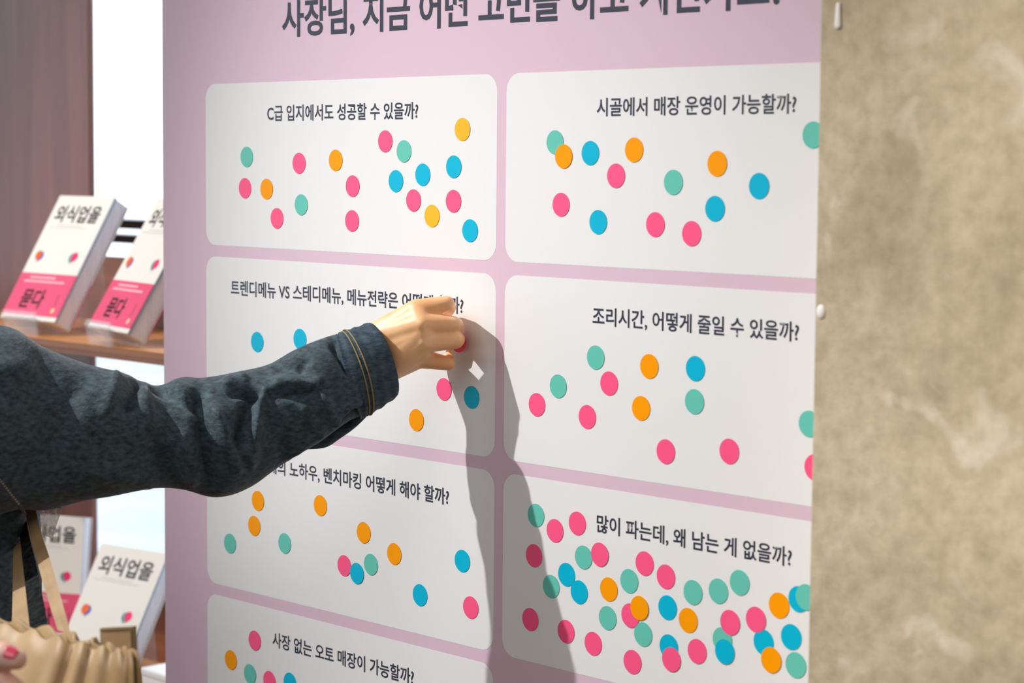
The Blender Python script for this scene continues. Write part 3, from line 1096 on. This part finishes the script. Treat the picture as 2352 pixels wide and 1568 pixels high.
# cuff: a double band with an open end
bp_, rg = tube_rings(CUFF, 26, seg=96, grow=1.012)
pts = []
for i, ring in enumerate(bp_):
    c = rg[i][0]
    q = []
    for p in ring:
        nrm = (p - c).normalized()
        d = 0.0012 * noise.noise(Vector((p.x * 40, p.y * 40, p.z * 40)))
        if i in (0,):
            d -= 0.004
        q.append(p + nrm * (d + 0.0006 * math.sin(i * 1.2)))
    pts.append(q)
for (k, t) in ((24, 0.93), (18, 0.90), (10, 0.88), (4, 0.86)):   # the inside of the band
    c = rg[k][0]
    pts.append([c + (p - c) * t for p in bp_[k]])
bm = bmesh.new()
ring_loft(bm, pts, cap=False)
cuff = add_part('jacket_cuff', bm, M['denim_cuff'], person)
# two rows of gold stitching around the cuff
for row in (9, 11):
    bm = bmesh.new()
    ring = pts[row]
    c = rg[row][0]
    n = len(ring)
    j = 0
    while j < n:
        a = ring[j]
        b = ring[(j + 1) % n]
        na, nb = (a - c).normalized(), (b - c).normalized()
        m_ = a.lerp(b, 0.78)
        capsule(bm, a + na * 0.0005, 0.0008, m_ + nb * 0.0005, 0.0008, 6)
        j += 1
    o = add_part('stitching', bm, M['thread'], person, cuff)

# jacket body
def superring(c, rx, ry, yaw, z, p=2.4, seg=72, wob=0.0, seed=0.0):
    out = []
    for k in range(seg):
        a = 2 * PI * k / seg
        x = rx * math.copysign(abs(math.cos(a)) ** (2 / p), math.cos(a))
        y = ry * math.copysign(abs(math.sin(a)) ** (2 / p), math.sin(a))
        w = 1 + wob * noise.noise(Vector((math.cos(a) * 2.5, math.sin(a) * 2.5, z * 5 + seed)))
        out.append(Vector((c[0] + (x * math.cos(yaw) - y * math.sin(yaw)) * w, c[1] + (x * math.sin(yaw) + y * math.cos(yaw)) * w, z)))
    return out


def jacket(root, base, height, wr_=0.205, mtl='denim', seed=0.0, bottom=0.52):
    h = height
    prof = [(h * bottom, wr_ * 0.98, .145), (h * bottom + 0.03, wr_, .150), (h * 0.62, wr_ * 0.99, .145), (h * 0.70, wr_ * 1.01, .145), (h * 0.76, wr_ * 1.03, .142),
            (h * 0.80, wr_ * 1.0, .128), (h * 0.825, wr_ * 0.86, .108), (h * 0.843, wr_ * 0.60, .090), (h * 0.855, wr_ * 0.40, .078), (h * 0.862, wr_ * 0.36, .074)]
    pr = catmull([(a, b, c) for a, b, c in prof], 46)
    bm = bmesh.new()
    rings = [superring((base[0], base[1] - 0.02), b, c, 0, a, wob=0.045, seed=seed) for a, b, c in pr]
    ring_loft(bm, rings, cap=False)
    o = add_part('jacket', bm, M[mtl], root)
    s = o.modifiers.new('t', 'SOLIDIFY')
    s.thickness = 0.003
    # stand-up collar
    bm = bmesh.new()
    cz = h * 0.858
    cr = [superring((base[0], base[1] - 0.03), wr_ * 0.36 + k * 0.006, .076 + k * 0.006, 0, cz + 0.022 * k, seg=48) for k in range(3)]
    cr += [superring((base[0], base[1] - 0.03), wr_ * 0.36 + 0.020, .092, 0, cz + 0.018, seg=48), superring((base[0], base[1] - 0.03), wr_ * 0.36 + 0.026, .100, 0, cz - 0.012, seg=48)]
    ring_loft(bm, cr, cap=False)
    c_ = add_part('collar', bm, M[mtl], root, o)
    s = c_.modifiers.new('t', 'SOLIDIFY')
    s.thickness = 0.003
    return o


def trousers(root, T, h):
    bm = bmesh.new()
    for s in (-1, 1):
        rs = []
        for z, r, x in ((h * 0.56, .105, .070), (h * 0.50, .108, .078), (h * 0.40, .092, .090), (h * 0.28, .078, .095), (h * 0.15, .070, .095), (0.06, .068, .095)):
            c = T(s * x, -0.01, z)
            rs.append([c + Vector((r * math.cos(2 * PI * k / 28), r * 1.1 * math.sin(2 * PI * k / 28), 0)) for k in range(28)])
        ring_loft(bm, rs, cap=False)
    o = add_part('trousers', bm, M['trousers'], root, sub=1)
    for s in (-1, 1):
        bm = bmesh.new()
        rs = []
        for y, w, hgt in ((-0.11, .028, .050), (-0.08, .040, .075), (0.0, .042, .085), (0.07, .048, .062), (0.13, .046, .048), (0.165, .030, .036)):
            c = T(s * 0.098, y, 0)
            rs.append([c + Vector((w * math.cos(2 * PI * k / 20), 0, hgt * 0.5 + hgt * 0.5 * math.sin(2 * PI * k / 20))) for k in range(20)])
        ring_loft(bm, rs)
        add_part('shoe', bm, M['shoe'], root, sub=1)


def head_details(root, T, R, h, body_o):
    bm = bmesh.new()
    rs = []
    for k in range(13):
        t = k / 12
        z = h + 0.012 - t * 0.33
        if t < 0.5:
            r = 0.098 * math.sin(min(1, (t + 0.04) * 3.0) * PI / 2)
        else:
            r = 0.098 + 0.018 * (t - 0.5)
        ring = []
        for j in range(32):
            a = 2 * PI * j / 32
            x, y = r * math.cos(a), r * 1.12 * math.sin(a)
            y0 = -0.055 + y
            if t > 0.18 and y0 > -0.01:          # leave the face open
                y0 = -0.01 + (y0 + 0.01) * 0.08
            ring.append(T(x, y0, z))
        rs.append(ring)
    ring_loft(bm, rs)
    add_part('hair', bm, M['hair'], root, sub=1)
    for s in (-1, 1):
        bm = bmesh.new()
        ellipsoid(bm, T(s * 0.030, 0.040, h - 0.108), 0.012, 0.008, 0.007, R)
        add_part('eye', bm, M['eye'], root, body_o)
        bm = bmesh.new()
        capsule(bm, T(s * 0.018, 0.048, h - 0.088), 0.003, T(s * 0.044, 0.038, h - 0.086), 0.0022)
        add_part('eyebrow', bm, M['hair'], root, body_o)
    bm = bmesh.new()
    capsule(bm, T(-0.018, 0.058, h - 0.160), 0.0045, T(0.018, 0.058, h - 0.160), 0.0045)
    add_part('mouth', bm, M['lip'], root, body_o)


jk = jacket(person, PB, 1.655)
trousers(person, T1, 1.655)
head_details(person, T1, R1, 1.655, body_o)
# left sleeve
bm = bmesh.new()
lp = catmull([(shl.x + 0.05, shl.y - 0.02, shl.z + 0.035, .080), (shl.x - 0.03, shl.y, shl.z - 0.12, .072), (shl.x - 0.05, shl.y + 0.02, shl.z - 0.28, .064),
              (shl.x - 0.045, shl.y + 0.06, shl.z - 0.40, .056), (shl.x - 0.03, shl.y + 0.11, shl.z - 0.53, .046)], 30)
rs = []
for i, (x, y, z, r) in enumerate(lp):
    r *= 1 + 0.06 * noise.noise(Vector((0, 0, z * 30)))
    rs.append([Vector((x + r * math.cos(2 * PI * k / 40), y + r * math.sin(2 * PI * k / 40), z)) for k in range(40)])
ring_loft(bm, rs, cap=False)
o = add_part('jacket_sleeve', bm, M['denim'], person)
s = o.modifiers.new('t', 'SOLIDIFY')
s.thickness = 0.002
# armhole seam of the reaching arm
bm = bmesh.new()
for k in range(14):
    t = k / 13
    u, v = -8 + 52 * t, 1092 + 66 * t
    a, b = at(u, v, 0.515), at(u + 14, v + 22, 0.508)
    capsule(bm, a, 0.0012, b, 0.0012, 6)
add_part('stitching', bm, M['dark_thread'], person, jk)

# the sticker in the fingers
o = bpy.data.objects.new('held_sticker', disc['pink'])
COL.objects.link(o)
o.location = at(1052, 783, 0.0052)
o.rotation_euler = (math.radians(4), 0, math.radians(3))
tag(o, 'pink round sticker held in the fingertips, being pressed on the second left card', 'sticker')

# ------------------------------------------------------------------ tan pleated bag on straps
bagc = Vector((0.500, -0.575, 0))
RIM = 1.70 - 0.600
ZB = 0.80
rim_z = at(165, 1488, 0.585).z
bag = empty('shoulder_bag', (bagc.x, bagc.y, ZB))
tag(bag, 'tan pleated fabric shoulder bag hanging beside the person in denim', 'bag')
bm = bmesh.new()
rings_b = []
SEG = 240


def bag_pt(a, t, inner=0.0):
    """t: 0 rim .. 1 bottom"""
    rx = 0.208 + 0.02 * math.sin(PI * t) - 0.015 * t
    ry = 0.010 + 0.050 * math.sin(PI * min(1, t * 1.1))
    pl = 0.0034 * (1 - 0.3 * t) * math.sin(a * 30 + 1.6 * math.sin(a * 7) + 0.6 * t) + 0.002 * math.sin(a * 23 + 2 * t)
    rx2, ry2 = rx + pl - inner, ry + pl - inner
    x, y = rx2 * math.cos(a), ry2 * math.sin(a)
    z = rim_z - t * 0.30 + (1 - t) * 0.003 * math.sin(a * 30 + 1.0) + (1 - t) * 0.007 * math.cos(a)
    return Vector((bagc.x + x, bagc.y + y, z))


for i in range(20):
    t = i / 19
    rings_b.append([bag_pt(2 * PI * k / SEG, t) for k in range(SEG)])
rings_b.append([Vector((bagc.x + 0.19 * math.cos(2 * PI * k / SEG), bagc.y + 0.04 * math.sin(2 * PI * k / SEG), rim_z - 0.315)) for k in range(SEG)])
inner = [[bag_pt(2 * PI * k / SEG, t, 0.003) for k in range(SEG)] for t in (0.9, 0.5, 0.2, 0.0)]
ring_loft(bm, inner + rings_b, cap=True)
add_part('bag_body', bm, M['bag'], bag)
# stitched tab at the far side of the rim
bm = bmesh.new()
q = [at(229, 1442, 0.563), at(304, 1438, 0.563), at(308, 1530, 0.563), at(232, 1530, 0.563)]
prism(bm, q, Vector((0, 0.004, 0)))
tab = add_part('tab', bm, M['bag_strap'], bag, smooth=False)
bm = bmesh.new()
for (a, b) in ((q[0], q[1]), (q[1], q[2])):
    c = (q[0] + q[2]) / 2
    for k in range(14):
        s0, s1 = a.lerp(b, (k + 0.15) / 14), a.lerp(b, (k + 0.75) / 14)
        s0, s1 = s0.lerp(c, 0.07), s1.lerp(c, 0.07)
        capsule(bm, s0 - Vector((0, 0.0006, 0)), 0.0006, s1 - Vector((0, 0.0006, 0)), 0.0006, 6)
add_part('stitching', bm, M['thread'], bag, tab)


# crumpled clear pouch hooked on the strap
bm = bmesh.new()
rowsp = []
for i in range(16):
    t = i / 15
    row = []
    for j in range(16):
        s = j / 15
        u = 84 + (62 - 40 * t) * s + 14 * t
        v = 1150 + 78 * t + 8 * s
        row.append(at(u, v, 0.40 + 0.006 * noise.noise(Vector((u * 0.11, v * 0.09, 3)))))
    rowsp.append(row)
ring_loft(bm, rowsp, cap=False, closed=False)
pouch = add_part('clear_pouch', bm, M['clear_film'], bag, smooth=False)
s = pouch.modifiers.new('t', 'SOLIDIFY')
s.thickness = 0.0004


def strap(name, left, right, mtl, thick=0.003):
    """left / right edges as (px, py, out) lists, from top to bottom"""
    L = catmull(left, 22)
    Rr = catmull(right, 22)
    bm = bmesh.new()
    rr = []
    for l, r in zip(L, Rr):
        a, b = at(*l), at(*r)
        d = (a - cpos).normalized() * thick
        m1 = a.lerp(b, 0.5) - d * 0.35
        rr.append([a, m1, b, b + d, a + d])
    ring_loft(bm, rr)
    return add_part(name, bm, mtl, bag, smooth=False)


strap('carry_strap', [(20, 960, .36), (30, 1180, .40), (30, 1300, .455), (27, 1440, .52)], [(34, 960, .36), (42, 1180, .40), (56, 1300, .455), (68, 1440, .52)], M['bag_strap'])
strap('shoulder_strap', [(26, 960, .365), (41, 1180, .405), (53, 1300, .46), (68, 1440, .525)], [(44, 960, .365), (58, 1175, .405), (84, 1300, .46), (114, 1450, .525)], M['webbing'])
strap('carry_strap', [(36, 960, .375), (58, 1174, .415), (88, 1300, .47), (132, 1446, .53)], [(62, 960, .375), (82, 1168, .415), (120, 1300, .47), (163, 1456, .53)], M['bag_strap'])
# ------------------------------------------------------------------ second person, only a hand enters the picture
p2 = empty('person', (0.20, -1.12, 0))
tag(p2, 'person at the lower left edge, only pale fingers with a pink nail in view', 'person')
P2 = Vector(p2.location)
H2 = {'w': (-190, 1660, .70, .026), 'pm': (-80, 1640, .69, .020), 'tb': (-90, 1560, .70, .0135), 'tm': (-35, 1518, .695, .0125), 'ti': (8, 1506, .69, .0115), 'tt': (38, 1514, .685, .0082),
      'i0': (-60, 1600, .695, .011), 'i1': (5, 1566, .69, .0098), 'i2': (36, 1585, .685, .0088), 'i3': (20, 1625, .68, .0075),
      'j0': (-60, 1640, .69, .011), 'j1': (12, 1625, .685, .0095), 'j2': (40, 1650, .68, .0085), 'j3': (22, 1685, .68, .0072),
      'k0': (-60, 1680, .69, .010), 'k1': (8, 1680, .685, .0090), 'k2': (34, 1705, .68, .0080), 'k3': (14, 1735, .68, .0070),
      'l0': (-65, 1715, .69, .009), 'l1': (-5, 1728, .685, .0080), 'l2': (16, 1750, .68, .0072), 'l3': (0, 1775, .68, .0062)}
J2 = {k: (at(v[0], v[1], v[2]), v[3]) for k, v in H2.items()}
bm = bmesh.new()
hand_skin(bm, J2, [('tb', 'tm', 'ti', 'tt'), ('i0', 'i1', 'i2', 'i3'), ('j0', 'j1', 'j2', 'j3'), ('k0', 'k1', 'k2', 'k3'), ('l0', 'l1', 'l2', 'l3')],
          [('w', 'tb'), ('w', 'i0'), ('w', 'j0'), ('w', 'k0'), ('w', 'l0'), ('i0', 'j0'), ('j0', 'k0'), ('k0', 'l0'), ('tb', 'i0'), ('w', 'pm')])
hand2 = remeshed(bm, 0.0016, 6, 0.5)
w2_ = J2['w'][0]
sh2 = P2 + Vector((0.150, -0.01, 1.300))
el2 = Vector((0.44, -0.90, 1.10))
sl2 = P2 + Vector((-0.16, -0.01, 1.300))
bm = bmesh.new()
T2, R2 = figure(bm, P2, 0.0, 1.64, sh2, sl2, [(sh2, .032), (el2, .030), (w2_, .025)],
                [(sl2, .032), (sl2 + Vector((-0.04, 0.0, -0.27)), .035), (sl2 + Vector((-0.03, 0.06, -0.52)), .024), (sl2 + Vector((-0.03, 0.07, -0.62)), .022)])
body2 = remeshed(bm, 0.011, 3, 0.4)
me = join_meshes([body2, hand2], 'body')
for v in me.vertices:
    v.co = v.co - P2
b2 = link_mesh('body', me, M['skin_pale'], p2)
jacket(p2, P2, 1.64, 0.195, 'knit', 9.0)
trousers(p2, T2, 1.64)
head_details(p2, T2, R2, 1.64, b2)
for (pts_, nm) in (([sh2 + Vector((-0.07, -0.01, 0.03)), el2 + Vector((0, 0, 0.004)), el2.lerp(w2_, 0.55)], 'knit_sleeve'), ([sl2 + Vector((0.04, 0, 0)), sl2 + Vector((-0.04, 0.0, -0.27)), sl2 + Vector((-0.03, 0.06, -0.50))], 'knit_sleeve')):
    bm = bmesh.new()
    pr = []
    for i in range(24):
        t = i / 23 * 2
        k = min(int(t), 1)
        f = t - k
        rad = (.092, .060, .042)
        pr.append((*pts_[k].lerp(pts_[k + 1], f), rad[k] + (rad[k + 1] - rad[k]) * f))
    rs = []
    for i, (x, y, z, r) in enumerate(pr):
        c = Vector((x, y, z))
        nx = Vector(pr[min(i + 1, 23)][:3]) - Vector(pr[max(i - 1, 0)][:3])
        a, u, v = frame(nx)
        if rs:                       # keep the frame from spinning
            pass
        u = Vector((0, 0, 1)) if abs(a.z) < 0.7 else Vector((0, 1, 0))
        u = (u - a * u.dot(a)).normalized()
        v = a.cross(u)
        rs.append([c + (u * math.cos(2 * PI * k / 32) + v * math.sin(2 * PI * k / 32)) * r for k in range(32)])
    ring_loft(bm, rs, cap=False)
    o = add_part(nm, bm, M['knit'], p2)
# painted thumb nail
bm = bmesh.new()
ti, tt = J2['ti'][0], J2['tt'][0]
dirn = (tt - ti).normalized()
vw = (cpos - tt).normalized()
side = dirn.cross(vw).normalized()
up = side.cross(dirn)
if up.dot(vw) < 0:
    up = -up
nrm = (up * 0.72 + Vector((0, 0, 1)) * 0.55).normalized()
nrm = (nrm - dirn * nrm.dot(dirn)).normalized()
sd = dirn.cross(nrm).normalized()
grid = []
for i in range(9):
    s = i / 8
    row = []
    for j in range(9):
        w = (j / 8 - 0.5) * 2
        half = 0.0062 * (1 - 0.45 * s ** 3) * (0.55 + 0.45 * math.sin(min(1, s * 2.2 + 0.25) * PI / 2))
        rr_ = 0.0098 - 0.0018 * s
        ang = w * half / rr_
        p = ti.lerp(tt, 0.35 + 0.9 * s) + nrm * rr_ * math.cos(ang) * 1.05 + sd * rr_ * math.sin(ang)
        row.append(p)
    grid.append(row)
ring_loft(bm, grid, cap=False, closed=False)
o = add_part('thumb_nail', bm, M['nail'], p2, b2)
s = o.modifiers.new('t', 'SOLIDIFY')
s.thickness = 0.0008
# dark ring on the lower finger
bm = bmesh.new()
a_, u_, v_ = frame(J2['i1'][0] - J2['i0'][0])
c_ = J2['i0'][0].lerp(J2['i1'][0], 0.93)
tor = []
for k in range(28):
    an = 2 * PI * k / 28
    cc = c_ + (u_ * math.cos(an) + v_ * math.sin(an)) * 0.0108
    rad = (cc - c_).normalized()
    tor.append([cc + (rad * math.cos(2 * PI * j / 8) + a_ * math.sin(2 * PI * j / 8)) * 0.0016 for j in range(8)])
tor.append(tor[0])
ring_loft(bm, tor, cap=False)
ro = obj('finger_ring', bm, M['phone_ring'], None, smooth=True)
tag(ro, 'dark ring worn on the pale finger at the lower left edge', 'ring')

# ------------------------------------------------------------------ small things
wb = at(322, 1532, -0.30)
wbx = empty('white_box', (wb.x, 0.30, Z_LO))
tag(wbx, 'small white box on the lower shelf right of the leaning book', 'box')
bm = bmesh.new()
add_box(bm, (0, 0, 0.0005), (0.16, 0.10, wb.z - Z_LO - 0.012))
obj('carton', bm, M['white_box'], wbx, bevel=0.002)
bm = bmesh.new()
add_box(bm, (-0.001, -0.001, wb.z - Z_LO - 0.0118), (0.161, 0.101, wb.z - Z_LO))
obj('lid', bm, M['white_box'], wbx, bevel=0.003)


# track spotlights overhead
for (loc, target, lab) in ((KEY, (0.62, 0, 1.45), 'black track spotlight aimed at the board'), ((0.95, -1.55, 2.95), (1.62, -0.12, 1.0), 'black track spotlight aimed at the concrete pillar'),
                           ((-1.15, -0.75, 3.0), (-0.75, 0.25, 1.35), 'black track spotlight aimed at the book shelf')):
    t = empty('track_spotlight', (loc[0], loc[1], loc[2]))
    tag(t, lab, 'lamp', 'track spotlights under the ceiling')
    d = (Vector(target) - Vector(loc)).normalized()
    a, u, v = frame(d)
    bm = bmesh.new()
    rs = []
    for s, r in ((0.002, 0.048), (-0.004, 0.050), (-0.12, 0.050), (-0.14, 0.030)):
        rs.append([a * s + (u * math.cos(2 * PI * k / 24) + v * math.sin(2 * PI * k / 24)) * r for k in range(24)])
    rs.insert(0, [a * -0.09 + (u * math.cos(2 * PI * k / 24) + v * math.sin(2 * PI * k / 24)) * 0.040 for k in range(24)])
    ring_loft(bm, rs, cap=False)
    obj('housing', bm, M['lamp_black'], t, smooth=True)
    bm = bmesh.new()
    e = -a * 0.10
    capsule(bm, e, 0.008, Vector((e.x, e.y, 3.3 - loc[2] - 0.012)), 0.008)
    obj('stem', bm, M['lamp_black'], t, smooth=True)
